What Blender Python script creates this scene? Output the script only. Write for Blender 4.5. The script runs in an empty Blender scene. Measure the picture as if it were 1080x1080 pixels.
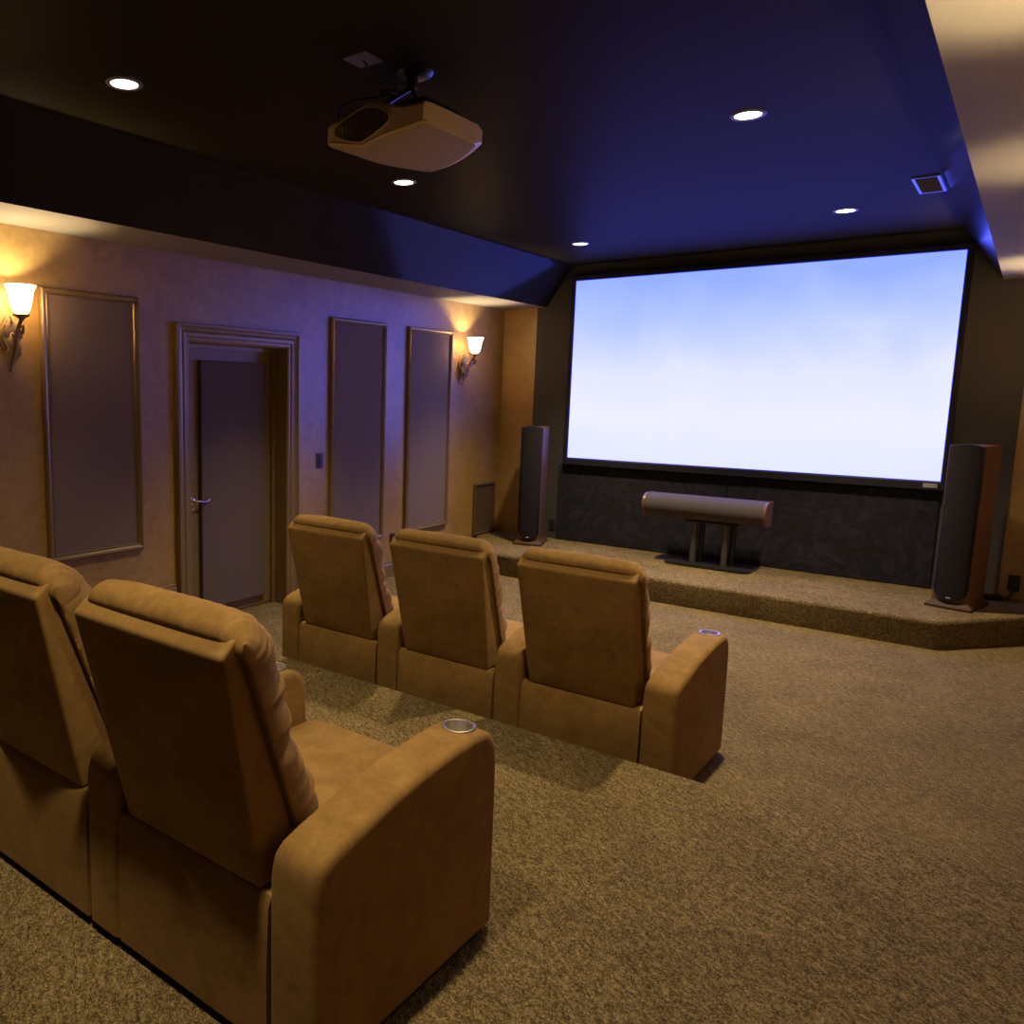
import bpy, bmesh, math, random
from mathutils import Vector, Matrix, noise

random.seed(4)
S = bpy.context.scene
COL = S.collection
PI = math.pi

# ------------------------------------------------------------------ helpers
def srgb(r, g, b):
    f = lambda c: (c/255/12.92) if c/255 <= .04045 else ((c/255+.055)/1.055)**2.4
    return (f(r), f(g), f(b), 1)

def new_mat(name):
    m = bpy.data.materials.new(name); m.use_nodes = True
    nt = m.node_tree
    return m, nt, nt.nodes, nt.links, nt.nodes['Principled BSDF']

def mix_color(nt, fac, a, b):
    n = nt.nodes.new('ShaderNodeMix'); n.data_type = 'RGBA'
    if isinstance(fac, (int, float)): n.inputs[0].default_value = fac
    else: nt.links.new(fac, n.inputs[0])
    for s, v in ((6, a), (7, b)):
        if isinstance(v, tuple): n.inputs[s].default_value = v
        else: nt.links.new(v, n.inputs[s])
    return n.outputs[2]

def tex_noise(nt, scale, detail=2, rough=.5, dist=0, stretch=None):
    tc = nt.nodes.new('ShaderNodeTexCoord')
    n = nt.nodes.new('ShaderNodeTexNoise')
    n.inputs['Scale'].default_value = scale; n.inputs['Detail'].default_value = detail
    n.inputs['Roughness'].default_value = rough; n.inputs['Distortion'].default_value = dist
    src = tc.outputs['Object']
    if stretch:
        mp = nt.nodes.new('ShaderNodeMapping'); mp.vector_type = 'TEXTURE'; mp.inputs['Scale'].default_value = [1/v for v in stretch[:3]]
        if len(stretch) > 3: mp.inputs['Rotation'].default_value = (0, 0, stretch[3])
        nt.links.new(src, mp.inputs['Vector']); src = mp.outputs[0]
    nt.links.new(src, n.inputs['Vector'])
    return n.outputs['Fac']

def ramp(nt, fac, stops):
    r = nt.nodes.new('ShaderNodeValToRGB')
    el = r.color_ramp.elements
    while len(el) < len(stops): el.new(.5)
    for e, (p, c) in zip(el, stops): e.position = p; e.color = c if len(c) == 4 else (*c, 1)
    nt.links.new(fac, r.inputs[0]); return r.outputs[0]

def add_bump(nt, bsdf, fac, strength, dist=.01):
    b = nt.nodes.new('ShaderNodeBump'); b.inputs['Strength'].default_value = strength
    b.inputs['Distance'].default_value = dist
    nt.links.new(fac, b.inputs['Height']); nt.links.new(b.outputs[0], bsdf.inputs['Normal'])

def plain(name, col, rough=.5, metal=0, var=.12, scale=30, bump=0, spec=.5):
    m, nt, N, L, B = new_mat(name)
    c2 = tuple(min(1, v*(1+var)) for v in col[:3])+(1,)
    c1 = tuple(v*(1-var) for v in col[:3])+(1,)
    f = tex_noise(nt, scale, 3)
    L.new(mix_color(nt, f, c1, c2), B.inputs['Base Color'])
    B.inputs['Roughness'].default_value = rough; B.inputs['Metallic'].default_value = metal
    B.inputs['Specular IOR Level'].default_value = spec
    if bump: add_bump(nt, B, f, bump, .003)
    return m

M = {}
# carpet
STREAK = math.radians(-32)
def carpet(name, lo, mid, hi, sc=1.0):
    m, nt, N, L, B = new_mat(name)
    f1 = tex_noise(nt, 62*sc, 3, .62, .5, (.45, 1.0, 1, STREAK))
    f2 = tex_noise(nt, 240*sc, 2, .6, 0, (.65, 1.0, 1, STREAK))
    f3 = tex_noise(nt, 3.2, 2, .5)
    c = ramp(nt, f1, [(.37, lo), (.5, mid), (.63, hi)])
    d = ramp(nt, f2, [(.38, tuple(v*.40 for v in mid[:3])), (.5, mid), (.62, tuple(min(1, v*1.5) for v in hi[:3]))])
    c = mix_color(nt, .55, c, d)
    e = ramp(nt, f3, [(.3, (.86, .86, .86)), (.7, (1.12, 1.12, 1.12))])
    mul = N.new('ShaderNodeMix'); mul.data_type = 'RGBA'; mul.blend_type = 'MULTIPLY'; mul.inputs[0].default_value = 1
    L.new(c, mul.inputs[6]); L.new(e, mul.inputs[7]); L.new(mul.outputs[2], B.inputs['Base Color'])
    B.inputs['Roughness'].default_value = .95; B.inputs['Specular IOR Level'].default_value = .1
    ad = N.new('ShaderNodeMath'); ad.operation = 'ADD'; L.new(f1, ad.inputs[0]); L.new(f2, ad.inputs[1])
    add_bump(nt, B, ad.outputs[0], .8, .008)
    return m
M['carpet'] = carpet('speckled loop carpet', (.050, .036, .015, 1), (.150, .110, .049, 1), (.32, .238, .110, 1))

# faux painted gold wall
def faux(name, a, b, c):
    m, nt, N, L, B = new_mat(name)
    f = tex_noise(nt, 3.5, 5, .6, .6); g = tex_noise(nt, 14, 4, .6, 1.2)
    mx = N.new('ShaderNodeMath'); mx.operation = 'MULTIPLY_ADD'; mx.inputs[1].default_value = .5
    L.new(g, mx.inputs[0]); h = N.new('ShaderNodeMath'); h.operation = 'MULTIPLY'; h.inputs[1].default_value = .5
    L.new(f, h.inputs[0]); L.new(h.outputs[0], mx.inputs[2])
    L.new(ramp(nt, mx.outputs[0], [(.35, a), (.5, b), (.66, c)]), B.inputs['Base Color'])
    B.inputs['Roughness'].default_value = .40; B.inputs['Specular IOR Level'].default_value = .9
    add_bump(nt, B, g, .08, .004)
    return m
M['wall'] = faux('mottled gold wall paint', (.30, .180, .050), (.38, .235, .070), (.45, .29, .095))
M['ceiling'] = plain('charcoal ceiling paint', (.034, .025, .009, 1), .5, var=.05, scale=4, spec=.010)
M['soffit'] = plain('dark taupe soffit paint', (.030, .024, .015, 1), .14, var=.05, scale=4, spec=.04)
M['soffit_under'] = plain('taupe soffit underside paint', (.27, .235, .165, 1), .7, var=.05, scale=4, spec=.1)
M['dark_wall'] = plain('dark grey screen wall paint', (.062, .058, .060, 1), .7, var=.06, scale=5, spec=.3)

# velvet under the screen
m, nt, N, L, B = new_mat('black crushed velvet')
f = tex_noise(nt, 5, 5, .65, 2.5); L.new(ramp(nt, f, [(.38, (.003, .003, .008)), (.55, (.010, .009, .021)), (.66, (.020, .018, .036))]), B.inputs['Base Color'])
B.inputs['Roughness'].default_value = .9; B.inputs['Sheen Weight'].default_value = .12; B.inputs['Sheen Roughness'].default_value = .4
add_bump(nt, B, f, .15, .01)
M['velvet'] = m

# suede
def suede(name, a, b):
    m, nt, N, L, B = new_mat(name)
    f = tex_noise(nt, 7, 4, .6, .7); g = tex_noise(nt, 330, 2, .6); k = tex_noise(nt, 28, 4, .65, 1.0)
    c = ramp(nt, f, [(.32, a), (.68, b)])
    e = ramp(nt, g, [(.3, (.84, .84, .84)), (.7, (1.12, 1.12, 1.12))])
    e2 = ramp(nt, k, [(.3, (.86, .86, .86)), (.7, (1.1, 1.1, 1.1))])
    o = c
    for x in (e, e2):
        mul = N.new('ShaderNodeMix'); mul.data_type = 'RGBA'; mul.blend_type = 'MULTIPLY'; mul.inputs[0].default_value = 1
        L.new(o, mul.inputs[6]); L.new(x, mul.inputs[7]); o = mul.outputs[2]
    L.new(o, B.inputs['Base Color'])
    B.inputs['Roughness'].default_value = .85; B.inputs['Specular IOR Level'].default_value = .15
    B.inputs['Sheen Weight'].default_value = .10; B.inputs['Sheen Roughness'].default_value = .45
    B.inputs['Sheen Tint'].default_value = (1, .75, .4, 1)
    add_bump(nt, B, k, .10, .004)
    return m
M['suede'] = suede('tan suede', (.240, .138, .039, 1), (.340, .202, .062, 1))
M['plinth'] = plain('black plinth', (.012, .011, .010, 1), .8)

M['fabric'] = plain('taupe acoustic fabric', (.215, .160, .118, 1), .95, var=.10, scale=420, bump=.2, spec=.1)
M['door_fabric'] = plain('brown acoustic fabric', (.150, .112, .090, 1), .95, var=.10, scale=420, bump=.2, spec=.1)
M['trim'] = plain('bronze gold trim', (.27, .185, .080, 1), .36, .35, var=.12, scale=9)
M['door_paint'] = plain('bronze door paint', (.25, .165, .072, 1), .45, .2, var=.10, scale=6)
M['nickel'] = plain('satin nickel', (.75, .70, .62, 1), .22, 1, var=.04)
M['steel'] = plain('brushed steel', (.85, .80, .70, 1), .36, 1, var=.06, scale=60)
M['bezel'] = plain('black velvet bezel', (.010, .010, .018, 1), .55, spec=.4)
M['grey_badge'] = plain('grey badge', (.30, .28, .29, 1), .4, .3)
M['pale_mark'] = plain('pale badge lettering', (.65, .62, .62, 1), .4)
M['grille'] = plain('charcoal speaker cloth', (.022, .019, .024, 1), .95, var=.22, scale=600, bump=.2, spec=.15)
M['grille_soft'] = plain('grey speaker cloth', (.085, .072, .078, 1), .9, var=.18, scale=600, bump=.2, spec=.15)
M['black'] = plain('satin black', (.014, .013, .015, 1), .38, var=.1)
M['post_grey'] = plain('grey lacquered post', (.12, .115, .12, 1), .35, .6, var=.05)
M['bronze'] = plain('antique bronze', (.42, .31, .17, 1), .45, .4, var=.35, scale=40, bump=.2)
M['switch'] = plain('dark switch plastic', (.030, .028, .034, 1), .4)
M['wood_flat'] = plain('brown access panel', (.115, .070, .035, 1), .6, var=.15, scale=12)
M['dark_in'] = plain('dark recess', (.030, .020, .012, 1), .8)
M['proj'] = plain('warm beige projector plastic', (.80, .64, .42, 1), .42, var=.04, scale=8)
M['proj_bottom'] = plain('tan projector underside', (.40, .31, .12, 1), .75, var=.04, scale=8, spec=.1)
M['gold_line'] = plain('gold seam', (.40, .26, .06, 1), .35, .5)
M['plate_grey'] = plain('dusty white plate', (.22, .19, .17, 1), .5)
M['vent_frame'] = plain('glossy vent enamel', (.10, .10, .16, 1), .22, .6)

# cherry wood
m, nt, N, L, B = new_mat('cherry wood')
f = tex_noise(nt, 6, 4, .6, 1.0, (14, 14, 1)); L.new(ramp(nt, f, [(.3, (.11, .055, .030)), (.7, (.19, .098, .055))]), B.inputs['Base Color'])
B.inputs['Roughness'].default_value = .35
M['cherry'] = m

M['dark_cherry'] = plain('dark stained plinth', (.075, .038, .024, 1), .6, var=.15, spec=.2)
def emis(name, col, st):
    m, nt, N, L, B = new_mat(name)
    B.inputs['Base Color'].default_value = (.8, .8, .8, 1)
    B.inputs['Emission Color'].default_value = col; B.inputs['Emission Strength'].default_value = st
    return m
M['lamp'] = emis('lit downlight lens', (1, .93, .80, 1), 9)

# frosted sconce glass: glows and lets the bulb through
m, nt, N, L, B = new_mat('frosted amber glass')
out = N['Material Output']
tr = N.new('ShaderNodeBsdfTranslucent'); tr.inputs[0].default_value = (1, .82, .55, 1)
em = N.new('ShaderNodeEmission'); em.inputs[0].default_value = (1, .86, .62, 1); em.inputs[1].default_value = 5
ad = N.new('ShaderNodeAddShader'); L.new(tr.outputs[0], ad.inputs[0]); L.new(em.outputs[0], ad.inputs[1])
L.new(ad.outputs[0], out.inputs[0]); N.remove(B)
M['shade'] = m

# lit projection screen: what the projector throws, white below, blue above
m, nt, N, L, B = new_mat('lit projection screen')
tc = N.new('ShaderNodeTexCoord'); sp = N.new('ShaderNodeSeparateXYZ'); L.new(tc.outputs['Object'], sp.inputs[0])
mr = N.new('ShaderNodeMapRange'); mr.inputs[1].default_value = 1.058; mr.inputs[2].default_value = 2.784; L.new(sp.outputs[2], mr.inputs[0])
f = tex_noise(nt, .9, 3, .5, .3)
ma = N.new('ShaderNodeMath'); ma.operation = 'MULTIPLY_ADD'; ma.inputs[1].default_value = .45
L.new(f, ma.inputs[0]); L.new(mr.outputs[0], ma.inputs[2])
sb = N.new('ShaderNodeMath'); sb.operation = 'SUBTRACT'; sb.inputs[1].default_value = .22; L.new(ma.outputs[0], sb.inputs[0])
SCREEN_BLUE = 4.5
def sc(r, g, b):
    c = srgb(r, g, b); return (c[0], c[1], c[2], 1)
c = ramp(nt, sb.outputs[0], [(.0, sc(228, 234, 255)), (.25, sc(238, 240, 255)), (.5, sc(228, 233, 255)), (.78, sc(184, 203, 255)), (1, sc(150, 177, 255))])
boost = N.new('ShaderNodeMix'); boost.data_type = 'RGBA'; boost.blend_type = 'MULTIPLY'; boost.inputs[0].default_value = 1
boost.clamp_result = False
L.new(c, boost.inputs[6]); boost.inputs[7].default_value = (1, 1, SCREEN_BLUE, 1)
B.inputs['Base Color'].default_value = (.02, .02, .02, 1); B.inputs['Specular IOR Level'].default_value = 0
L.new(boost.outputs[2], B.inputs['Emission Color']); B.inputs['Emission Strength'].default_value = 1
M['screen'] = m

# ---- mesh helpers
def obj(name, bm, mat, parent=None, smooth=False, loc=None, autosmooth=None):
    me = bpy.data.meshes.new(name)
    bmesh.ops.recalc_face_normals(bm, faces=bm.faces[:])
    bm.to_mesh(me); bm.free()
    for mm in (mat if isinstance(mat, list) else [mat]): me.materials.append(mm)
    if smooth or autosmooth:
        for p in me.polygons: p.use_smooth = True
    if autosmooth:
        me.set_sharp_from_angle(angle=math.radians(autosmooth))
    o = bpy.data.objects.new(name, me); COL.objects.link(o)
    if parent: o.parent = parent
    if loc: o.location = loc
    return o

def thing(name, label, cat, loc=(0, 0, 0), rz=0, group=None):
    o = bpy.data.objects.new(name, None); COL.objects.link(o)
    o.empty_display_size = .1
    o.location = loc; o.rotation_euler = (0, 0, rz)
    o['label'] = label; o['category'] = cat
    if group: o['group'] = group
    return o
def tag(o, label, cat, group=None):
    o['label'] = label; o['category'] = cat
    if group: o['group'] = group
    return o
def struct(o): o['kind'] = 'structure'; return o

def box(bm, x0, x1, y0, y1, z0, z1, bev=0, seg=2):
    r = bmesh.ops.create_cube(bm, size=1)
    vs = r['verts']
    bmesh.ops.scale(bm, vec=(x1-x0, y1-y0, z1-z0), verts=vs)
    bmesh.ops.translate(bm, vec=((x0+x1)/2, (y0+y1)/2, (z0+z1)/2), verts=vs)
    if bev:
        es = list({e for v in vs for e in v.link_edges})
        bmesh.ops.bevel(bm, geom=es, offset=bev, segments=seg, profile=.5, affect='EDGES')
    return bm
def BM(): return bmesh.new()

def poly_extrude(bm, pts, vec):
    """flat polygon pts (3D) extruded by vec -> closed solid"""
    v = Vector(vec)
    a = [bm.verts.new(p) for p in pts]; b = [bm.verts.new(Vector(p)+v) for p in pts]
    bm.faces.new(a); bm.faces.new(b[::-1])
    n = len(pts)
    for i in range(n): bm.faces.new((a[i], b[i], b[(i+1) % n], a[(i+1) % n]))
    return bm

def lathe(bm, prof, seg=24, center=(0, 0, 0), axis='Z', cap=False):
    rings = []
    for r, h in prof:
        ring = []
        for i in range(seg):
            a = 2*PI*i/seg; p = (r*math.cos(a), r*math.sin(a), h)
            if axis == 'X': p = (p[2], p[0], p[1])
            if axis == 'Y': p = (p[0], p[2], p[1])
            ring.append(bm.verts.new(Vector(p)+Vector(center)))
        rings.append(ring)
    for k in range(len(rings)-1):
        for i in range(seg):
            j = (i+1) % seg
            bm.faces.new((rings[k][i], rings[k][j], rings[k+1][j], rings[k+1][i]))
    if cap:
        bm.faces.new(rings[0][::-1]); bm.faces.new(rings[-1])
    return bm

def tube(bm, pts, rad, seg=8):
    pts = [Vector(p) for p in pts]; n = len(pts)
    rads = rad if isinstance(rad, (list, tuple)) else [rad]*n
    rings = []; prev = None
    for i, p in enumerate(pts):
        t = (pts[min(i+1, n-1)]-pts[max(i-1, 0)]).normalized()
        if prev is None:
            a = Vector((0, 0, 1)) if abs(t.z) < .9 else Vector((1, 0, 0))
            u = t.cross(a).normalized()
        else:
            u = (prev - t*prev.dot(t)).normalized()
        prev = u; w = t.cross(u)
        rings.append([bm.verts.new(p+(u*math.cos(2*PI*k/seg)+w*math.sin(2*PI*k/seg))*rads[i]) for k in range(seg)])
    for i in range(n-1):
        for k in range(seg):
            bm.faces.new((rings[i][k], rings[i][(k+1) % seg], rings[i+1][(k+1) % seg], rings[i+1][k]))
    bm.faces.new(rings[0][::-1]); bm.faces.new(rings[-1])
    return bm

def spline(pts, n=8):
    P = [Vector(p) for p in pts]; out = []
    for i in range(len(P)-1):
        p0 = P[max(i-1, 0)]; p1 = P[i]; p2 = P[i+1]; p3 = P[min(i+2, len(P)-1)]
        for k in range(n):
            t = k/n
            out.append(.5*((2*p1)+(p2-p0)*t+(2*p0-5*p1+4*p2-p3)*t*t+(3*p1-p0-3*p2+p3)*t**3))
    out.append(P[-1]); return out

def frame_x(bm, y0, y1, z0, z1, prof, open_bottom=False, sx=1, x=0):
    """moulded frame lying on the plane x; prof = [(outward offset, height off the wall)]"""
    loops = []
    for o, h in prof:
        zb = z0 if open_bottom else z0-o
        c = [(y0-o, zb), (y0-o, z1+o), (y1+o, z1+o), (y1+o, zb)]
        loops.append([bm.verts.new((x+sx*h, yy, zz)) for yy, zz in c])
    n = 3 if open_bottom else 4
    m = len(loops)
    for k in range(m):
        a, b = loops[k], loops[(k+1) % m]
        for i in range(n):
            j = (i+1) % 4
            bm.faces.new((a[i], a[j], b[j], b[i]))
    if open_bottom:
        bm.faces.new([l[0] for l in loops]); bm.faces.new([l[3] for l in loops][::-1])
    return bm

# ------------------------------------------------------------------ room constants
W = 4.61; D = 7.287; H = 2.946; YB = -2.6
PL = .21; PY = 2.627          # seating platform: height, front edge
ST = .199                     # stage height
HS = 2.557                    # soffit underside
DY0, DY1, DZ = 3.052, 3.992, 1.995

# floor
bm = BM(); box(bm, -.2, W+.2, YB-.2, D+.2, -.12, 0)
struct(obj('floor', bm, M['carpet']))
bm = BM(); box(bm, 0, W, YB, PY, 0, PL, .018, 3)
struct(obj('floor_platform', bm, M['carpet'], autosmooth=40))
# stage: straight front, wings angled back to the side walls
bm = BM()
poly_extrude(bm, [(0, D, 0), (0, 6.84, 0), (.58, 6.125, 0), (4.03, 6.125, 0), (W, 6.84, 0), (W, D, 0)], (0, 0, ST))
bm.edges.ensure_lookup_table()
es = [e for e in bm.edges if all(v.co.z > .1 for v in e.verts) and not all(v.co.y > D-.01 for v in e.verts) and not all(abs(v.co.x) < .01 for v in e.verts) and not all(v.co.x > W-.01 for v in e.verts)]
bmesh.ops.bevel(bm, geom=es, offset=.03, segments=4, profile=.5, affect='EDGES')
struct(obj('floor_stage', bm, M['carpet'], autosmooth=50))

# walls
bm = BM()
box(bm, -.2, 0, YB-.2, DY0-.015, -.1, H+.1); box(bm, -.2, 0, DY1+.015, D+.2, -.1, H+.1); box(bm, -.2, 0, DY0-.015, DY1+.015, DZ+.015, H+.1)
struct(obj('wall_left', bm, M['wall']))
bm = BM(); box(bm, W, W+.2, YB-.2, D+.2, -.1, H+.1); struct(obj('wall_right', bm, M['wall']))
bm = BM(); box(bm, 0, W, D, D+.2, -.1, H+.1); struct(obj('wall_front', bm, M['wall']))
bm = BM(); box(bm, 0, W, YB-.2, YB, -.1, H+.1); struct(obj('wall_back', bm, M['wall']))
bm = BM(); box(bm, .386, 4.318, D-.012, D, ST, H); struct(obj('wall_front_dark_panel', bm, M['dark_wall']))
bm = BM(); box(bm, -.2, W+.2, YB-.2, D+.2, H, H+.12); struct(obj('ceiling', bm, M['ceiling']))

# soffits: sloped inner faces along both side walls
def soffit(name, side):
    bm = BM()
    X = (lambda x: x) if side < 0 else (lambda x: W-x)
    # sections along y: (y, x of lower edge, x of upper edge)
    secs = [(YB, .485, .745), (D-.012, .485, .745)]
    rings = []
    for y, xb, xt in secs:
        rings.append([bm.verts.new((X(a), y, z)) for a, z in ((0.001, HS), (xb, HS), (xt, H-.001), (0.001, H-.001))])
    for k in range(len(rings)-1):
        for i in range(4):
            j = (i+1) % 4
            f = bm.faces.new((rings[k][i], rings[k][j], rings[k+1][j], rings[k+1][i]))
            f.material_index = 1 if i == 0 else 0
    bm.faces.new(rings[0][::-1]); bm.faces.new(rings[-1])
    return struct(obj(name, bm, [M['soffit'], M['soffit_under']]))
soffit('ceiling_soffit_left', -1); soffit('ceiling_soffit_right', 1)

# baseboards on the left and right walls
bb = [(0, 0), (.016, 0), (.016, .10), (.012, .115), (.006, .125), (.006, .14), (0, .145)]
def baseboard(name, y0, y1, z, side=-1):
    bm = BM()
    X = (lambda x: x) if side < 0 else (lambda x: W-x)
    poly_extrude(bm, [(X(a), y0, z+b) for a, b in bb], (0, y1-y0, 0))
    struct(obj(name, bm, M['trim']))
baseboard('baseboard_left_platform', YB, PY+.29, PL)
baseboard('baseboard_left_floor', 4.10, 6.83, 0)
baseboard('baseboard_right', PY+.02, 6.83, 0, 1)
bm = BM(); box(bm, 0.0005, .03, PY, PY+.29, 0, PL); struct(obj('baseboard_left_step', bm, M['trim']))

# ------------------------------------------------------------------ door
door = thing('door_1', 'bronze painted door with padded grey-brown panel in left wall', 'door', (0, 3.522, 0))
door['kind'] = 'structure'
oy = 3.522
prof = [(0, -.145), (0, .012), (.012, .020), (.030, .020), (.036, .028), (.060, .030), (.072, .024), (.094, .030), (.100, .040), (.118, .040), (.122, .030), (.122, 0), (.02, 0), (.02, -.145)]
bm = BM(); frame_x(bm, DY0-oy, DY1-oy, 0, DZ, prof, True)
obj('door_frame', bm, M['trim'], door)
bm = BM(); box(bm, -.19, -.146, DY0-oy+.004, DY1-oy-.004, .008, DZ-.004, .003, 1)
leaf = obj('door_leaf', bm, M['door_paint'], door)
bm = BM(); frame_x(bm, DY0-oy+.001, DY1-oy-.001, .0, DZ-.001, [(0, -.145), (-.028, -.145), (-.028, -.118), (0, -.118)], True)
obj('door_stop', bm, M['trim'], door)
bm = BM(); box(bm, -.145, -.112, 3.252-oy, 3.885-oy, .085, 1.882, .006, 2)
obj('padded_panel', bm, M['door_fabric'], leaf)
# lever handle
bm = BM()
lathe(bm, [(.001, 0), (.030, 0), (.030, .006), (.022, .012), (.012, .014), (.011, .05), (.001, .052)], 20, (-.146, 3.19-oy, .885), 'X')
tube(bm, spline([(-.10, 3.19-oy, .885), (-.094, 3.21-oy, .889), (-.093, 3.25-oy, .883), (-.095, 3.29-oy, .884), (-.098, 3.312-oy, .894)], 5), [.009]*6+[.0075]*10+[.005]*5, 8)
lathe(bm, [(.001, 0), (.012, 0), (.010, .004), (.001, .005)], 14, (-.146, 3.19-oy, .83), 'X')
obj('door_handle', bm, M['nickel'], leaf, autosmooth=50)

# ------------------------------------------------------------------ acoustic wall panels
def acoustic(y0, y1, z0, z1, label):
    t = thing('acoustic_panel', label, 'wall panel', (0, (y0+y1)/2, z0), 0, 'framed fabric panels on the left wall')
    w = (y1-y0)/2; h = z1-z0
    e = .046
    bm = BM(); box(bm, .001, .016, -w+e-.004, w-e+.004, e-.004, h-e+.004)
    obj('fabric_face', bm, M['fabric'], t)
    bm = BM(); frame_x(bm, -w+e, w-e, e, h-e, [(0, .001), (0, .018), (.006, .027), (.013, .022), (.022, .030), (.034, .034), (.042, .028), (e, .016), (e, .001)])
    obj('frame', bm, M['trim'], t)
    return t
acoustic(1.976, 2.648, .640, 2.245, 'wide framed taupe fabric panel on the left wall beside the near sconce')
acoustic(4.492, 5.218, .385, 2.272, 'tall narrow framed fabric panel on left wall just right of the light switch')
acoustic(5.548, 6.268, .385, 2.270, 'tall narrow framed fabric panel on left wall beside the far sconce')

# switch and outlets
t = thing('light_switch', 'small dark switch plate on left wall beside the door', 'light switch', (0, 4.378, 1.122))
bm = BM(); box(bm, .0005, .008, -.038, .038, -.062, .062, .003, 2); obj('plate', bm, M['switch'], t)
bm = BM(); box(bm, .008, .013, -.016, .016, -.034, .034, .002, 1); obj('rocker', bm, M['black'], t)
def outlet(loc, rz, label):
    t = thing('wall_outlet', label, 'power outlet', loc, rz)
    bm = BM(); box(bm, -.036, .036, -.008, -.0005, -.060, .060, .003, 2); obj('plate', bm, M['switch'], t)
    for z in (-.024, .024):
        bm = BM(); lathe(bm, [(.001, -.011), (.015, -.011), (.016, -.007)], 14, (0, 0, z), 'Y'); obj('socket', bm, M['black'], t)
    return t
outlet((0, 5.385, .345), PI/2, 'dark power outlet low on left wall between the two narrow fabric panels')
outlet((.664, D-.012, .345), 0, 'dark power outlet on grey front wall beside the left tower speaker')
outlet((4.405, D, .325), 0, 'dark power outlet on gold wall strip beside the right tower speaker')

# low brown panel set in the left wall by the stage corner
t = thing('access_panel', 'brown framed access panel low on left wall behind left tower speaker', 'access panel', (0, 6.99, ST))
bm = BM(); box(bm, .001, .012, -.195, .195, .012, .535); obj('panel_face', bm, M['wood_flat'], t)
bm = BM(); frame_x(bm, -.185, .185, .03, .52, [(0, .001), (0, .02), (.012, .026), (.028, .020), (.028, .001)])
obj('frame', bm, M['wood_flat'], t)

# ------------------------------------------------------------------ projection screen
t = thing('projection_screen', 'big lit projection screen with wide black frame on front wall', 'projection screen', (0, 0, 0))
X0, X1, Z0, Z1 = .823, 3.892, 1.058, 2.784
yf = D-.075
bm = BM(); box(bm, X0-.006, X1+.006, yf+.006, yf+.012, Z0-.006, Z1+.006)
obj('screen_surface', bm, M['screen'], t)
bm = BM()
loops = []
for o, y in ((0, yf+.008), (.008, yf-.006), (.040, yf-.010), (.044, yf), (.044, D-.013), (-.002, D-.013), (-.002, yf+.013)):
    a, b, c0, d = X0-o, X1+o, Z0-o*1.75, Z1+o
    loops.append([bm.verts.new((x, y, z)) for x, z in ((a, c0), (b, c0), (b, d), (a, d))])
for k in range(len(loops)):
    p, q = loops[k], loops[(k+1) % len(loops)]
    for i in range(4): bm.faces.new((p[i], p[(i+1) % 4], q[(i+1) % 4], q[i]))
fr = obj('screen_frame', bm, M['bezel'], t)
bm = BM(); box(bm, 3.785, 3.880, yf-.0125, yf-.0085, 1.003, 1.037); bd = obj('badge', bm, M['grey_badge'], fr)
bm = BM()
x = 3.790
while x < 3.872:
    w = random.uniform(.004, .009); box(bm, x, x+w, yf-.0135, yf-.012, 1.022, 1.033); x += w+.003
box(bm, 3.790, 3.875, yf-.0135, yf-.012, 1.008, 1.015)

obj('badge_lettering', bm, M['pale_mark'], fr)

# velvet panels under the screen
for x0, x1, lab in ((.712, 2.333, 'black velvet panel under the screen left of the seam'), (2.347, 3.902, 'black velvet panel under the screen right of the seam')):
    bm = BM(); box(bm, 0, x1-x0, -.018, 0, 0, .975-ST-.004, .008, 2)
    o = obj('velvet_panel', bm, M['velvet'], None, loc=(x0, D-.013, ST+.001)); tag(o, lab, 'fabric panel', 'velvet panels below the screen')

# ------------------------------------------------------------------ recliners
AW = .14; SW = .551; PITCH = AW+SW+.002
def arm_profile():
    top = [(0.004, .47), (.012, .495), (.035, .513), (.08, .527), (.16, .545), (.28, .567), (.40, .583), (.52, .593), (.61, .595), (.665, .590), (.70, .573), (.718, .545), (.725, .50)]
    return [(0.0, .03), (0.0, .44)] + top + [(.728, .38), (.728, .03)]
def arm_mesh(x0, x1):
    """upholstered arm: side profile swept across x with softened edges"""
    bm = BM()
    P = [Vector((0, y, z)) for y, z in arm_profile()]
    cx = Vector((0, .36, .30))
    n = 7; r = .022
    rings = []
    for i in range(n*2):
        if i < n:
            a = (PI/2)*i/(n-1); xx = x0+r-r*math.cos(a)*1.0; ins = r*(1-math.sin(a))
        else:
            a = (PI/2)*(i-n)/(n-1); xx = x1-r+r*math.sin(a); ins = r*(1-math.cos(a))
        ring = []
        for p in P:
            y = p.y; z = p.z
            y2 = y+ins*(1 if y < .2 else (-1 if y > .68 else 0)); z2 = z-ins*(1 if z > .3 else 0)
            if z <= .031: z2 = z
            ring.append(bm.verts.new((xx, y2, z2)))
        rings.append(ring)
    m = len(P)
    for k in range(len(rings)-1):
        for j in range(m):
            bm.faces.new((rings[k][j], rings[k][(j+1) % m], rings[k+1][(j+1) % m], rings[k+1][j]))
    bm.faces.new(rings[0][::-1]); bm.faces.new(rings[-1])
    return bm

def nz(x, y, z, s): return noise.noise(Vector((x*s, y*s, z*s)))
def sstep(a, b, x):
    t = max(0, min(1, (x-a)/(b-a))); return t*t*(3-2*t)

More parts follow.
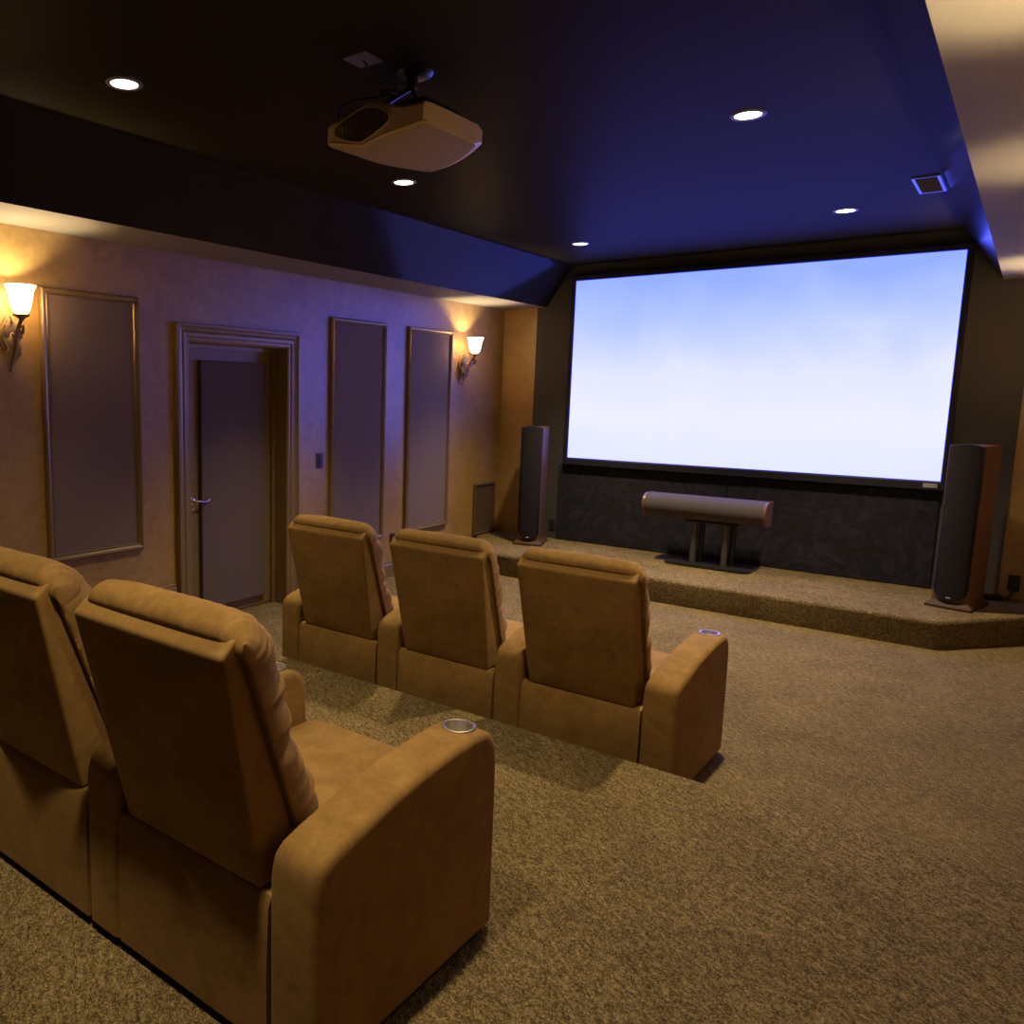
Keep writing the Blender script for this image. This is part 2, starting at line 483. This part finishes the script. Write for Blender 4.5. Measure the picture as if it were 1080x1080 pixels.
A0 = Vector((0, .150, .400)); B0 = Vector((0, -.072, .974))
UP = (B0-A0).normalized(); FW = Vector((0, UP.z, -UP.y)); HT = (B0-A0).length
def cushion_mesh(seed):
    """puffy back cushion with a lumbar seam, gathered top edge and side wrinkles"""
    bm = BM()
    nu, nv = 110, 80
    vmax = HT+.024
    front = []; back = []
    for j in range(nv+1):
        tv = j/nv; v = vmax*(.5-.5*math.cos(PI*tv)) if False else vmax*(1-(1-tv)**1.25)
        rf = []; rb = []
        for i in range(nu+1):
            th = -PI/2+PI*i/nu; u = math.sin(th)
            hw = .250+.026*v/HT
            # rounded top corners
            corner = sstep(.80, 1.0, abs(u)); vv = v-(.034*corner**1.3)*sstep(vmax*.72, vmax, v)
            vv += .006*(1-abs(u)**2)*sstep(vmax*.8, vmax, v)
            eu = max(0, 1-abs(u)**7)**.42
            # thickness up the back
            e_top = max(0, 1-((max(v-(vmax-.11), 0))/.11)**2)**.5
            e_bot = max(0, 1-((max(.07-v, 0))/.07)**2)**.5
            T = .112+.018*math.exp(-((v-.47)/.12)**2)
            seam = math.exp(-((v-.285)/.013)**2); T -= .045*seam
            T += .02*math.exp(-((v-.13)/.09)**2)
            d = T*eu*e_top*e_bot
            x = u*hw*(1+.035*eu*math.sin(min(1, v/vmax)*PI)*(1-.5*seam))
            side = sstep(.55, .95, abs(u))
            wr = nz(u*1.5+seed, v*14, seed, 1.6)
            d += .016*side*wr*eu*e_top*(1-.6*seam)
            fold = 1-abs(nz(u*1.2+seed*2, v*26+.6*u*u, seed, 1.0))*2.6
            fold = max(0, fold)**2*side*eu*e_top*sstep(vmax, vmax*.8, v)
            d -= .016*fold; x -= .012*fold*(1 if u > 0 else -1)
            x += .010*side*nz(seed, v*22, u*2, 1.0)*(1 if u > 0 else -1)*eu
            # gathers along the top roll
            g = sstep(vmax-.20, vmax-.03, v)
            ph = x*2*PI/.040+2.2*nz(x*6, seed, 0, 1)+(v-vmax)*10
            amp = .0042*g*eu*(.6+.6*nz(x*9, 3, seed, 1))
            cr = math.exp(-(math.sin(ph/2)/.20)**2)*(.55+.45*nz(x*11, seed, 7, 1))
            d += amp*.5*math.sin(ph)-.011*g*eu*cr
            vv -= .0075*eu*cr*sstep(vmax-.06, vmax, v)
            d += .006*nz(u*2, v*5, seed+3, 1.3)*eu*e_top*e_bot
            d = max(d, .0005)+.028*(1-e_top)*eu
            q = A0+UP*vv+FW*d
            rf.append((x, q))
            tt = max(0, min(1, (v-HT+.004)/(vmax-HT+.004)))
            b = (-.018*sstep(HT-.035, HT-.004, v)+.046*(1-math.sqrt(max(0, 1-tt*tt))))*eu
            rb.append((x, A0+UP*vv+FW*(b+.0004)))
        front.append(rf); back.append(rb)
    def mk(rows): return [[bm.verts.new((x, q.y, q.z)) for x, q in r] for r in rows]
    F = mk(front); Bk = mk(back)
    for j in range(nv):
        for i in range(nu):
            bm.faces.new((F[j][i], F[j][i+1], F[j+1][i+1], F[j+1][i]))
            bm.faces.new((Bk[j][i], Bk[j+1][i], Bk[j+1][i+1], Bk[j][i+1]))
    for j in range(nv):
        for i in (0, nu):
            bm.faces.new((F[j][i], F[j+1][i], Bk[j+1][i], Bk[j][i]))
    for i in range(nu):
        for j in (0, nv):
            bm.faces.new((F[j][i], F[j][i+1], Bk[j][i+1], Bk[j][i]))
    bmesh.ops.remove_doubles(bm, verts=bm.verts[:], dist=.0002)
    return bm

def shell_mesh():
    """upholstered back panel: wedge, wider at the top"""
    bm = BM()
    bx, tx = .240, .262
    sec = [(bx, .016, .386), (tx, -.112, .942)]   # half width, rear y, z
    v = [bm.verts.new(p) for p in ((-bx, .016, .386), (bx, .016, .386), (bx, .150, .400), (-bx, .150, .400),
                                   (-tx, -.112, .942), (tx, -.112, .942), (tx, -.072, .976), (-tx, -.072, .976))]
    for f in ((0, 1, 2, 3), (4, 5, 6, 7), (0, 1, 5, 4), (1, 2, 6, 5), (2, 3, 7, 6), (3, 0, 4, 7)): bm.faces.new([v[i] for i in f])
    bmesh.ops.recalc_face_normals(bm, faces=bm.faces[:])
    bmesh.ops.bevel(bm, geom=bm.edges[:], offset=.009, segments=3, profile=.6, affect='EDGES')
    bmesh.ops.subdivide_edges(bm, edges=[e for e in bm.edges if e.calc_length() > .2], cuts=14, use_grid_fill=True)
    for w in bm.verts:
        # soft swell of the padding
        k = max(0, 1-(abs(w.co.x)/.25)**4)
        if w.co.y < .02-.23*(w.co.z-.386)+.02: w.co.y -= .010*k*math.sin(max(0, min(1, (w.co.z-.386)/.556))*PI)
    return bm

def seat_mesh():
    bm = BM()
    box(bm, -.268, .268, .10, .735, .27, .425, .035, 4)
    bmesh.ops.subdivide_edges(bm, edges=[e for e in bm.edges if e.calc_length() > .1], cuts=10, use_grid_fill=True)
    for w in bm.verts:
        if w.co.z > .36:
            k = max(0, 1-(w.co.x/.268)**4)*max(0, 1-((w.co.y-.42)/.34)**4)
            w.co.z += .022*k+.004*nz(w.co.x, w.co.y, 0, 14)*k
    return bm
def base_mesh():
    bm = BM()
    prof = [(.002, .03), (.000, .20), (.006, .36), (.018, .384), (.05, .386), (.60, .30), (.69, .26), (.69, .03)]
    poly_extrude(bm, [(-.2725, y, z) for y, z in prof], (.545, 0, 0))
    bmesh.ops.recalc_face_normals(bm, faces=bm.faces[:])
    return bm
def footrest_mesh():
    bm = BM(); box(bm, -.268, .268, .692, .735, .04, .262, .014, 3); return bm
def plinth_mesh(x0, x1):
    bm = BM(); box(bm, x0, x1, .03, .68, 0, .0295); return bm
def cup_mesh():
    bm = BM()
    lathe(bm, [(.001, -.075), (.030, -.075), (.035, -.069), (.036, -.004), (.037, .002), (.041, .0035), (.0445, .002), (.045, -.001)], 32)
    return bm
def cup_place(o, x):
    o.location = (x, .632, .5965); o.rotation_euler = (math.radians(1.0), 0, 0)

def cut_hole(o, x):
    bm = BM(); lathe(bm, [(.0385, .48), (.0385, .66)], 32, (x, .632, 0), cap=True)
    bmesh.ops.recalc_face_normals(bm, faces=bm.faces[:])
    me = bpy.data.meshes.new('cutter'); bm.to_mesh(me); bm.free()
    c = bpy.data.objects.new('cutter', me); COL.objects.link(c)
    md = o.modifiers.new('hole', 'BOOLEAN'); md.operation = 'DIFFERENCE'; md.object = c; md.solver = 'EXACT'
    par = o.parent; o.parent = None; loc = o.location.copy()
    dg = bpy.context.evaluated_depsgraph_get(); dg.update()
    me2 = bpy.data.meshes.new_from_object(o.evaluated_get(dg))
    o.modifiers.clear(); o.data = me2; o.parent = par
    bpy.data.objects.remove(c)

def recliner(name, label, loc, both, seed, proto=None):
    t = thing('recliner', label, 'recliner chair', loc, 0, 'tan suede theater recliners')
    def add(key, nm, mk, mat, par=None, **kw):
        if proto and key in proto:
            o = proto[key].copy(); COL.objects.link(o); o.parent = par or t; o.name = nm
        else:
            o = obj(nm, mk(), mat, par or t, **kw)
        parts[key] = o; return o
    parts = {}
    add('base', 'base', base_mesh, M['suede'], autosmooth=35)
    add('seat', 'seat_cushion', seat_mesh, M['suede'], autosmooth=60)
    add('foot', 'footrest', footrest_mesh, M['suede'], autosmooth=60)
    sh = add('shell', 'backrest', shell_mesh, M['suede'], autosmooth=50)
    obj('back_cushion', cushion_mesh(seed), M['suede'], t, smooth=True)
    xl = -SW/2-.001
    al = add('arml', 'armrest', lambda: arm_mesh(xl-AW, xl), M['suede'], autosmooth=45)
    if not proto: cut_hole(al, xl-AW/2)
    c = add('cupl', 'cup_holder', cup_mesh, M['steel'], al, autosmooth=45); c['label'] = 'round steel cup holder'
    cup_place(c, xl-AW/2)
    add('plinth', 'plinth', lambda: plinth_mesh(xl-AW+.02, SW/2-.02), M['plinth'])
    if both:
        ar = add('armr', 'armrest', lambda: arm_mesh(SW/2+.001, SW/2+.001+AW), M['suede'], autosmooth=45)
        if not proto: cut_hole(ar, SW/2+.001+AW/2)
        c = add('cupr', 'cup_holder', cup_mesh, M['steel'], ar, autosmooth=45); c['label'] = 'round steel cup holder'
        cup_place(c, SW/2+.001+AW/2)
        add('plinthr', 'plinth', lambda: plinth_mesh(SW/2-.01, SW/2+AW-.015), M['plinth'])
    return parts

XE1 = 3.424-AW-SW/2; XE2 = 3.397-AW-SW/2
pr = recliner('r', 'tan suede recliner at the right end of the front row, steel cup holder showing', (XE1, 2.719, 0), True, 1.3)
recliner('r', 'tan suede recliner in the middle of the front row', (XE1-PITCH, 2.719, 0), False, 5.1, pr)
recliner('r', 'tan suede recliner at the left end of the front row, nearest the door', (XE1-2*PITCH, 2.719, 0), False, 9.7, pr)
recliner('r', 'large near tan suede recliner at right end of back row, seat and cup holder visible', (XE2, .601, PL), True, 13.9, pr)
recliner('r', 'tan suede recliner of the back row cut off by the left edge', (XE2-PITCH, .601, PL), False, 21.2, pr)

# ------------------------------------------------------------------ downlights
def spot(name, loc, watts, size=1.62, blend=1.0, col=(1, .78, .48), rad=.045):
    l = bpy.data.lights.new(name, 'SPOT'); l.energy = watts; l.spot_size = size; l.spot_blend = blend
    l.color = col; l.shadow_soft_size = rad
    o = bpy.data.objects.new(name, l); COL.objects.link(o); o.location = loc
    return o
def downlight(x, y, label, watts):
    t = thing('recessed_downlight', label, 'ceiling light', (x, y, H), 0, 'recessed downlights in the dark ceiling')
    bm = BM(); lathe(bm, [(.056, -.0004), (.058, -.005), (.072, -.006), (.078, -.0005)], 32); obj('trim_ring', bm, M['plate_grey'], t, smooth=True)
    bm = BM(); lathe(bm, [(.001, -.004), (.03, -.0038), (.057, -.0025), (.057, -.0005)], 32); obj('lens', bm, M['lamp'], t, smooth=True)
    spot('downlight_lamp', (x, y, H-.02), watts)
DW = 215
for x, y, lab, w in ((1.33, 1.651, 'lit recessed downlight nearest the left edge of the photo', DW*.5),
                     (1.316, 3.663, 'lit recessed downlight just below the ceiling projector', DW*1.2),
                     (1.31, 6.198, 'lit recessed downlight above the left end of the screen', DW*1.5),
                     (3.269, 3.634, 'lit recessed downlight in mid ceiling right of the projector', DW*1.2),
                     (3.275, 6.072, 'lit recessed downlight above the right end of the screen', DW*1.5)):
    downlight(x, y, lab, w)
for x, y, w in ((3.27, 1.651, DW*.5), (1.33, .22, DW*.62), (3.27, .22, DW*.62)):
    spot('rear_downlight_lamp', (x, y, H-.02), w)

# air vent
t = thing('ceiling_vent', 'small rectangular air vent in ceiling near top right of screen', 'air vent', (3.785, 5.56, H))
bm = BM()
lp = []
for o, z in ((0, -.001), (.002, -.008), (.016, -.009), (.022, -.001)):
    lp.append([bm.verts.new((sx*(.052+o), sy*(.205+o), z)) for sx, sy in ((-1, -1), (1, -1), (1, 1), (-1, 1))])
for k in range(3):
    for i in range(4): bm.faces.new((lp[k][i], lp[k][(i+1) % 4], lp[k+1][(i+1) % 4], lp[k+1][i]))
obj('frame', bm, M['vent_frame'], t)
bm = BM(); box(bm, -.052, .052, -.205, .205, -.0018, -.0008); obj('duct_opening', bm, M['black'], t)
bm = BM()
for k in range(19):
    y = -.195+k*.0217
    bm2 = [(-.05, y, -.002), (-.05, y+.010, -.009), (-.05, y+.011, -.008), (-.05, y+.002, -.0015)]
    poly_extrude(bm, bm2, (.1, 0, 0))
obj('louvres', bm, M['vent_frame'], t)

# ------------------------------------------------------------------ wall sconces
def sconce(x, y, side, label, watts):
    t = thing('wall_sconce', label, 'wall lamp', (x, y, 1.79), 0 if side < 0 else PI, 'bronze wall sconces with glass shades')
    # local: +x away from wall
    bm = BM()
    prof = [(.001, .006), (.10, .012)]
    out = []
    for k in range(28):
        a = 2*PI*k/28; rr = 1+.10*math.cos(4*a)
        out.append((.001, .052*math.sin(a)*rr, .165+.098*math.cos(a)*rr))
    poly_extrude(bm, out, (.010, 0, 0))
    out2 = [(.011, p[1]*.72, .165+(p[2]-.165)*.78) for p in out]
    poly_extrude(bm, out2, (.012, 0, 0))
    obj('backplate', bm, M['bronze'], t)
    # leafy S arm
    bm = BM()
    pts = spline([(.022, 0, .115), (.050, 0, .045), (.028, 0, .000), (.035, 0, -.012)], 6)
    tube(bm, spline([(.030, 0, -.015), (.042, 0, .020), (.078, 0, .075), (.098, 0, .135), (.112, 0, .190), (.135, 0, .222), (.160, 0, .245)], 6), [.006]*3+[.009]*6+[.012]*16+[.010]*12, 10)
    tube(bm, spline([(.015, 0, .10), (.045, 0, .085), (.075, 0, .07)], 6), .009, 8)
    obj('arm', bm, M['bronze'], t, smooth=True)
    bm = BM()
    def curl(cx, cz, r, a0, turns, rad, dy=0):
        p = []
        for k in range(30):
            f = k/29; a = a0+turns*2*PI*f; q = r*(1-.75*f)
            p.append((cx+q*math.cos(a), dy, cz+q*math.sin(a)))
        tube(bm, p, [rad*(1-.35*k/29) for k in range(30)], 8)
    curl(.066, .150, .030, -.4, 1.2, .0075); curl(.160, .190, .026, 2.4, -1.2, .0075); curl(.050, .245, .028, -2.2, -1.1, .006)
    bmesh.ops.create_uvsphere(bm, u_segments=12, v_segments=8, radius=.011, matrix=Matrix.Translation((.028, 0, -.022)))
    bmesh.ops.create_uvsphere(bm, u_segments=12, v_segments=8, radius=.012, matrix=Matrix.Translation((.166, 0, .186)))
    # acanthus leaves
    for (ax, az, tx, tz, wd) in ((.045, .02, .090, .135, .036), (.070, .07, .050, .185, .040), (.035, .00, .022, .120, .038), (.088, .12, .128, .215, .026), (.022, .15, .045, .27, .040)):
        n = 8; L_, R_ = [], []
        for k in range(n+1):
            f = k/n; px = ax+(tx-ax)*f+.012*math.sin(f*PI); pz = az+(tz-az)*f
            ww = wd*math.sin(PI*min(1, .08+.92*f))*(1+.25*math.sin(f*22))
            L_.append(bm.verts.new((px, -ww, pz))); R_.append(bm.verts.new((px, ww, pz)))
        for k in range(n): bm.faces.new((L_[k], L_[k+1], R_[k+1], R_[k]))
    obj('scroll_leaves', bm, M['bronze'], t, smooth=True)
    bm = BM()
    lathe(bm, [(.001, .238), (.013, .240), (.014, .250), (.032, .262), (.044, .268), (.046, .272), (.030, .274), (.020, .283), (.018, .290)], 24, (.16, 0, 0), cap=False)
    obj('shade_holder', bm, M['bronze'], t, smooth=True)
    bm = BM()
    lathe(bm, [(.020, .279), (.034, .282), (.045, .298), (.054, .328), (.061, .365), (.068, .400), (.080, .425), (.082, .427), (.079, .427), (.066, .401), (.059, .366), (.052, .329), (.043, .299), (.033, .284), (.020, .281)], 32, (.16, 0, 0))
    obj('glass_shade', bm, M['shade'], t, smooth=True)
    l = bpy.data.lights.new('sconce_bulb', 'POINT'); l.energy = watts; l.color = (1, .80, .53); l.shadow_soft_size = .018
    o = bpy.data.objects.new('sconce_bulb', l); COL.objects.link(o)
    o.location = (x+(.16 if side < 0 else -.16), y, 1.79+.355)
SWT = 24
sconce(0, 1.786, -1, 'lit bronze scroll sconce on left wall beside the wide fabric panel', SWT)
sconce(0, 6.455, -1, 'lit bronze scroll sconce on left wall near the screen corner', SWT)
sconce(W, 1.786, 1, 'lit bronze scroll sconce on the right wall, across from the wide fabric panel', SWT)
sconce(W, 3.55, 1, 'lit bronze scroll sconce on the right wall, middle of the three there', SWT*.4)
sconce(W, 6.455, 1, 'lit bronze scroll sconce on the right wall near the right tower speaker', SWT)

# ------------------------------------------------------------------ tower speakers
def tower(loc, rz, label):
    t = thing('tower_speaker', label, 'speaker', loc, rz, 'cherry tower speakers flanking the screen')
    # local: front faces -y, origin at base centre; cabinet .21 wide, .34 deep
    w = .108; d = .34
    def arc(half, bulge, n=12, y=0):
        return [(-half+2*half*k/n, y-bulge*(1-(2*k/n-1)**2)) for k in range(n+1)]
    bm = BM()
    plan = arc(w, .012, 12, -.17)+[(w, .16), (w-.015, .17), (-w+.015, .17), (-w, .16)]
    poly_extrude(bm, [(x, y, .035) for x, y in plan], (0, 0, 1.13))
    # gently domed top
    obj('cabinet', bm, M['cherry'], t, autosmooth=40)
    bm = BM()
    n = 20
    rr = w-.004      # rounded foot, shallow arch at the top
    nx = 24
    rows = []
    for k in range(nx+1):
        x = -rr*math.cos(PI*k/nx)
        f = x/rr
        z0 = .145-rr*.85*math.sqrt(max(0, 1-f*f)); z1 = 1.160+.020*(1-f*f)
        y0 = -.170-.012*(1-f*f); y1 = y0-.004-.026*math.sqrt(max(0, 1-f*f))
        rows.append([bm.verts.new(p) for p in ((x, y0, z0), (x, y1, z0+.006), (x, y1, z0+(z1-z0)*.5), (x, y1, z1-.004), (x, y0, z1))])
    for k in range(nx):
        for q in range(4): bm.faces.new((rows[k][q], rows[k+1][q], rows[k+1][q+1], rows[k][q+1]))
    g = obj('grille', bm, M['grille'], t, autosmooth=50)
    bm = BM(); box(bm, -.014, .014, -.212, -.2055, .078, .087, .001, 1); obj('badge', bm, M['pale_mark'], g)
    bm = BM()
    lo = arc(w+.034, .014, 12, -.205)+[(w+.030, .185), (-w-.030, .185)]
    hi = arc(w+.002, .012, 12, -.176)+[(w+.002, .168), (-w-.002, .168)]
    a = [bm.verts.new((x, y, .001)) for x, y in lo]; b = [bm.verts.new((x, y, .018)) for x, y in lo]; c = [bm.verts.new((x, y, .052)) for x, y in hi]
    k_ = len(lo)
    bm.faces.new(a[::-1]); bm.faces.new(c)
    for q, r in ((a, b), (b, c)):
        for k in range(k_): bm.faces.new((q[k], q[(k+1) % k_], r[(k+1) % k_], r[k]))
    obj('plinth', bm, M['dark_cherry'], t)
    return t
tower((.618, 6.905, ST), math.radians(17), 'tall cherry tower speaker with dark cloth grille left of the screen')
tower((4.105, 6.785, ST), math.radians(-13), 'tall cherry tower speaker with dark cloth grille right of the screen')

# ------------------------------------------------------------------ centre speaker on its stand
sy = 6.93
t = thing('center_speaker', 'grey cloth covered horizontal center speaker on the low stand below screen', 'speaker', (2.265, sy, .600))
bm = BM()
n = 16
prof = [(.11, .004), (.11, .205)]
for k in range(n+1):
    a = PI/2+PI*k/n
    prof.append((-.02+.105*math.cos(a), .1045+.1035*math.sin(a)))
poly_extrude(bm, [(-.492, y, z) for y, z in prof], (.984, 0, 0))
body = obj('cloth_body', bm, M['grille_soft'], t, autosmooth=30)
for sx in (-1, 1):
    bm = BM()
    poly_extrude(bm, [(sx*.492, -.02+(y+.02)*1.02, .1045+(z-.1045)*1.02) for y, z in prof], (sx*.022, 0, 0))
    obj('end_cap', bm, M['cherry'], t, autosmooth=30)
bm = BM(); box(bm, -.008, .008, -.092, -.080, .028, .036); obj('badge', bm, M['pale_mark'], t)

t = thing('speaker_stand', 'black two-post speaker stand on the carpeted stage', 'speaker stand', (2.33, sy, ST))
bm = BM()
pts = []
for cx, cy, a0 in ((.27, -.06, -90), (.27, .10, 0), (-.27, .10, 90), (-.27, -.06, 180)):
    for k in range(7):
        a = math.radians(a0+90*k/6); pts.append((cx+.09*math.cos(a), cy+.09*math.sin(a), .001))
poly_extrude(bm, pts, (0, 0, .022))
obj('base_plate', bm, M['black'], t)
for x in (-.135, .125):
    bm = BM(); lathe(bm, [(.026, .023), (.026, .384)], 20, (x, -.02, 0), cap=True); obj('post', bm, M['post_grey'], t, autosmooth=40)
    bm = BM(); lathe(bm, [(.026, .023), (.026, .384)], 20, (x+.045, .045, 0), cap=True); obj('post', bm, M['black'], t, autosmooth=40)
bm = BM(); box(bm, -.22, .22, -.06, .10, .384, .3995, .003, 1); obj('top_plate', bm, M['black'], t)

# power brick and cord on the stage
t = thing('power_adapter', 'black power adapter on the stage behind the right tower speaker', 'power adapter', (4.27, 7.17, ST))
bm = BM()
pts = [(.085*math.cos(2*PI*k/24), .045*math.sin(2*PI*k/24), .001) for k in range(24)]
poly_extrude(bm, pts, (0, 0, .035)); bmesh.ops.bevel(bm, geom=[e for e in bm.edges if all(v.co.z > .03 for v in e.verts)], offset=.01, segments=2, affect='EDGES')
obj('body', bm, M['black'], t, autosmooth=40)
bm = BM(); tube(bm, spline([(.07, .02, .02), (.10, .05, .012), (.125, .075, .04), (.135, .100, .09), (.135, .104, .115)], 6), .005, 8); obj('cord', bm, M['black'], t, smooth=True)
bm = BM(); box(bm, .120, .150, .078, .1055, .088, .120, .003, 1); obj('plug', bm, M['black'], t)

# ------------------------------------------------------------------ projector
t = thing('ceiling_projector', 'beige projector with oval rear vent hanging from dark ceiling', 'projector', (2.385, 2.0, H))
def px(x): return x-2.385
# cross-section in x: (x, z bottom, z top) relative to ceiling, at rear
xs = [2.143+.01*k for k in range(48)]+[2.620, 2.628]
def zb(x):
    if x < 2.31: return 2.640-(x-2.143)/(2.31-2.143)*.030
    return 2.610+(x-2.31)/(2.628-2.31)*.022
def zt(x):
    return 2.712+.052*math.exp(-((x-2.33)/.11)**2) if x < 2.33 else 2.708+.056*math.exp(-((x-2.33)/.14)**2)
def yr(x): return 2.0 + (.012 if x > 2.62 else 0) + .016*(max(0, 2.205-x)/.062)**2 + .055*math.exp(-((x-2.30)/.10)**2)*.6
def yfr(x):
    f = (2.325-x)/.182 if x < 2.325 else (x-2.325)/.303
    return 2.405+.155*(1-min(1, f)**1.7)
stations = []
def body_section(x, f0, f1):
    pass
bm = BM()
cols = []
for x in xs:
    b = zb(x)-H; tp = zt(x)-H; y0 = yr(x)-2.0; y1 = yfr(x)-2.0
    ftop = 2.712-H
    edge = .014 if x in (xs[0], xs[-1]) else 0
    ring = [(y0+.010+edge, b), (y0+edge, b+.010), (y0+.004+edge, tp-.012), (y0+.014+edge, tp), (y0+.16, max(ftop, ftop+(tp-ftop)*.3)), (y1-.03-edge, ftop), (y1-edge, ftop-.012), (y1-.004-edge, b+.022), (y1-.05-edge, b+.004)]
    cols.append([bm.verts.new((px(x), y, z)) for y, z in ring])
m_ = len(cols[0])
for k in range(len(cols)-1):
    for j in range(m_):
        f = bm.faces.new((cols[k][j], cols[k][(j+1) % m_], cols[k+1][(j+1) % m_], cols[k+1][j]))
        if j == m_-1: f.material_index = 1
bm.faces.new(cols[0][::-1]); bm.faces.new(cols[-1])
case = obj('casing', bm, [M['proj'], M['proj_bottom']], t, autosmooth=28)
# gold seam along the lower rear and right edge
bm = BM()
tube(bm, [(px(x), yr(x)-2.0+.002, zb(x)-H+.010) for x in xs[1:]], .0028, 6)
obj('seam_line', bm, M['gold_line'], t, smooth=True)
# oval vent grille on the rear
bm = BM(); rim = BM()
def vent_edge(x):
    f = (x-2.19)/(2.475-2.19)
    lo, hi = zb(x)+.016, zt(x)-.010
    lo += .030*max(0, f-.45); hi -= .012*f
    c = (lo+hi)/2; hh = (hi-lo)/2*max(0, 1-abs(2*f-1)**4)**.5
    return c-hh-H, c+hh-H
nn = 30; vt = []; vb = []
for k in range(nn+1):
    x = 2.19+(2.475-2.19)*k/nn
    b, tp = vent_edge(x); vt.append((x, tp)); vb.append((x, b))
def ry(x): return yr(x)-2.0-.0015
T_ = [bm.verts.new((px(x), ry(x), z)) for x, z in vt]; Bt = [bm.verts.new((px(x), ry(x)-.0005, z)) for x, z in vb]
for k in range(nn): bm.faces.new((T_[k], T_[k+1], Bt[k+1], Bt[k]))
gr = obj('vent_opening', bm, M['black'], case)
loop = [(px(x), ry(x)-.001, z) for x, z in vt]+[(px(x), ry(x)-.001, z) for x, z in vb[::-1]]
tube(rim, loop+[loop[0]], .0030, 6); obj('vent_rim', rim, M['proj'], case, smooth=True)
bm = BM()
for k in range(1, nn):
    (x, a), (_, b) = vt[k], vb[k]
    box(bm, px(x)-.0011, px(x)+.0011, ry(x)-.004, ry(x), b, a)
obj('vent_slats', bm, plain('vent slat plastic', (.30, .23, .14, 1), .5), gr)
# mount: flange on ceiling, swivel arms, black plate on the projector
bm = BM(); lathe(bm, [(.001, -.022), (.048, -.020), (.070, -.008), (.074, -.0005)], 28, (px(2.36), .31, 0)); lathe(bm, [(.024, -.02), (.024, -.07)], 16, (px(2.36), .29, 0), cap=True)
obj('ceiling_flange', bm, M['black'], t, autosmooth=40)
bm = BM()
tube(bm, [(px(2.36), .29, -.06), (px(2.31), .20, -.13), (px(2.29), .17, -.185)], .010, 8)
tube(bm, [(px(2.36), .29, -.06), (px(2.42), .24, -.14), (px(2.46), .22, -.205)], .010, 8)
tube(bm, [(px(2.30), .16, -.10), (px(2.33), .24, -.09)], .012, 8)
obj('mount_arms', bm, M['post_grey'], t, smooth=True)
bm = BM(); box(bm, px(2.20), px(2.56), .10, .34, -.232, -.180, .006, 2); obj('mount_plate', bm, M['black'], t)
bm = BM(); tube(bm, spline([(px(2.283), .07, -.004), (px(2.30), .13, -.05), (px(2.33), .22, -.07), (px(2.28), .20, -.10), (px(2.17), .12, -.12), (px(2.135), .10, -.17), (px(2.150), .12, -.235)], 8), .004, 6)
obj('cable', bm, M['black'], t, smooth=True)
t2 = thing('ceiling_plate', 'small square cable plate on ceiling beside the projector mount', 'cable plate', (2.283, 2.071, H))
bm = BM(); box(bm, -.058, .058, -.058, .058, -.006, -.0005, .002, 1); obj('plate', bm, M['plate_grey'], t2)

# ------------------------------------------------------------------ world, camera, colour
w = bpy.data.worlds.new('World'); S.world = w; w.use_nodes = True
bg = w.node_tree.nodes['Background']; bg.inputs[0].default_value = (.05, .045, .04, 1); bg.inputs[1].default_value = .0

f, cx, cy = 859.856, 366.002, 536.207
yaw, pitch, roll = map(math.radians, (39.941, -8.071, .803))
fw = Vector((-math.sin(yaw)*math.cos(pitch), math.cos(yaw)*math.cos(pitch), math.sin(pitch)))
rt = Vector((math.cos(yaw), math.sin(yaw), 0)); up = rt.cross(fw)
R0 = rt*math.cos(roll)+up*math.sin(roll); U0 = up*math.cos(roll)-rt*math.sin(roll)
cam = bpy.data.cameras.new('Camera'); co = bpy.data.objects.new('Camera', cam); COL.objects.link(co)
mw = Matrix((R0, U0, -fw)).transposed().to_4x4(); mw.translation = Vector((4.409, -.527, 1.67))
co.matrix_world = mw
cam.sensor_width = 36; cam.sensor_fit = 'HORIZONTAL'; cam.lens = f/1080*36
cam.shift_x = (540-cx)/1080; cam.shift_y = (cy-540)/1080
cam.clip_start = .02
S.camera = co
S.view_settings.view_transform = 'Standard'; S.view_settings.look = 'None'
S.view_settings.exposure = 0; S.view_settings.gamma = 1
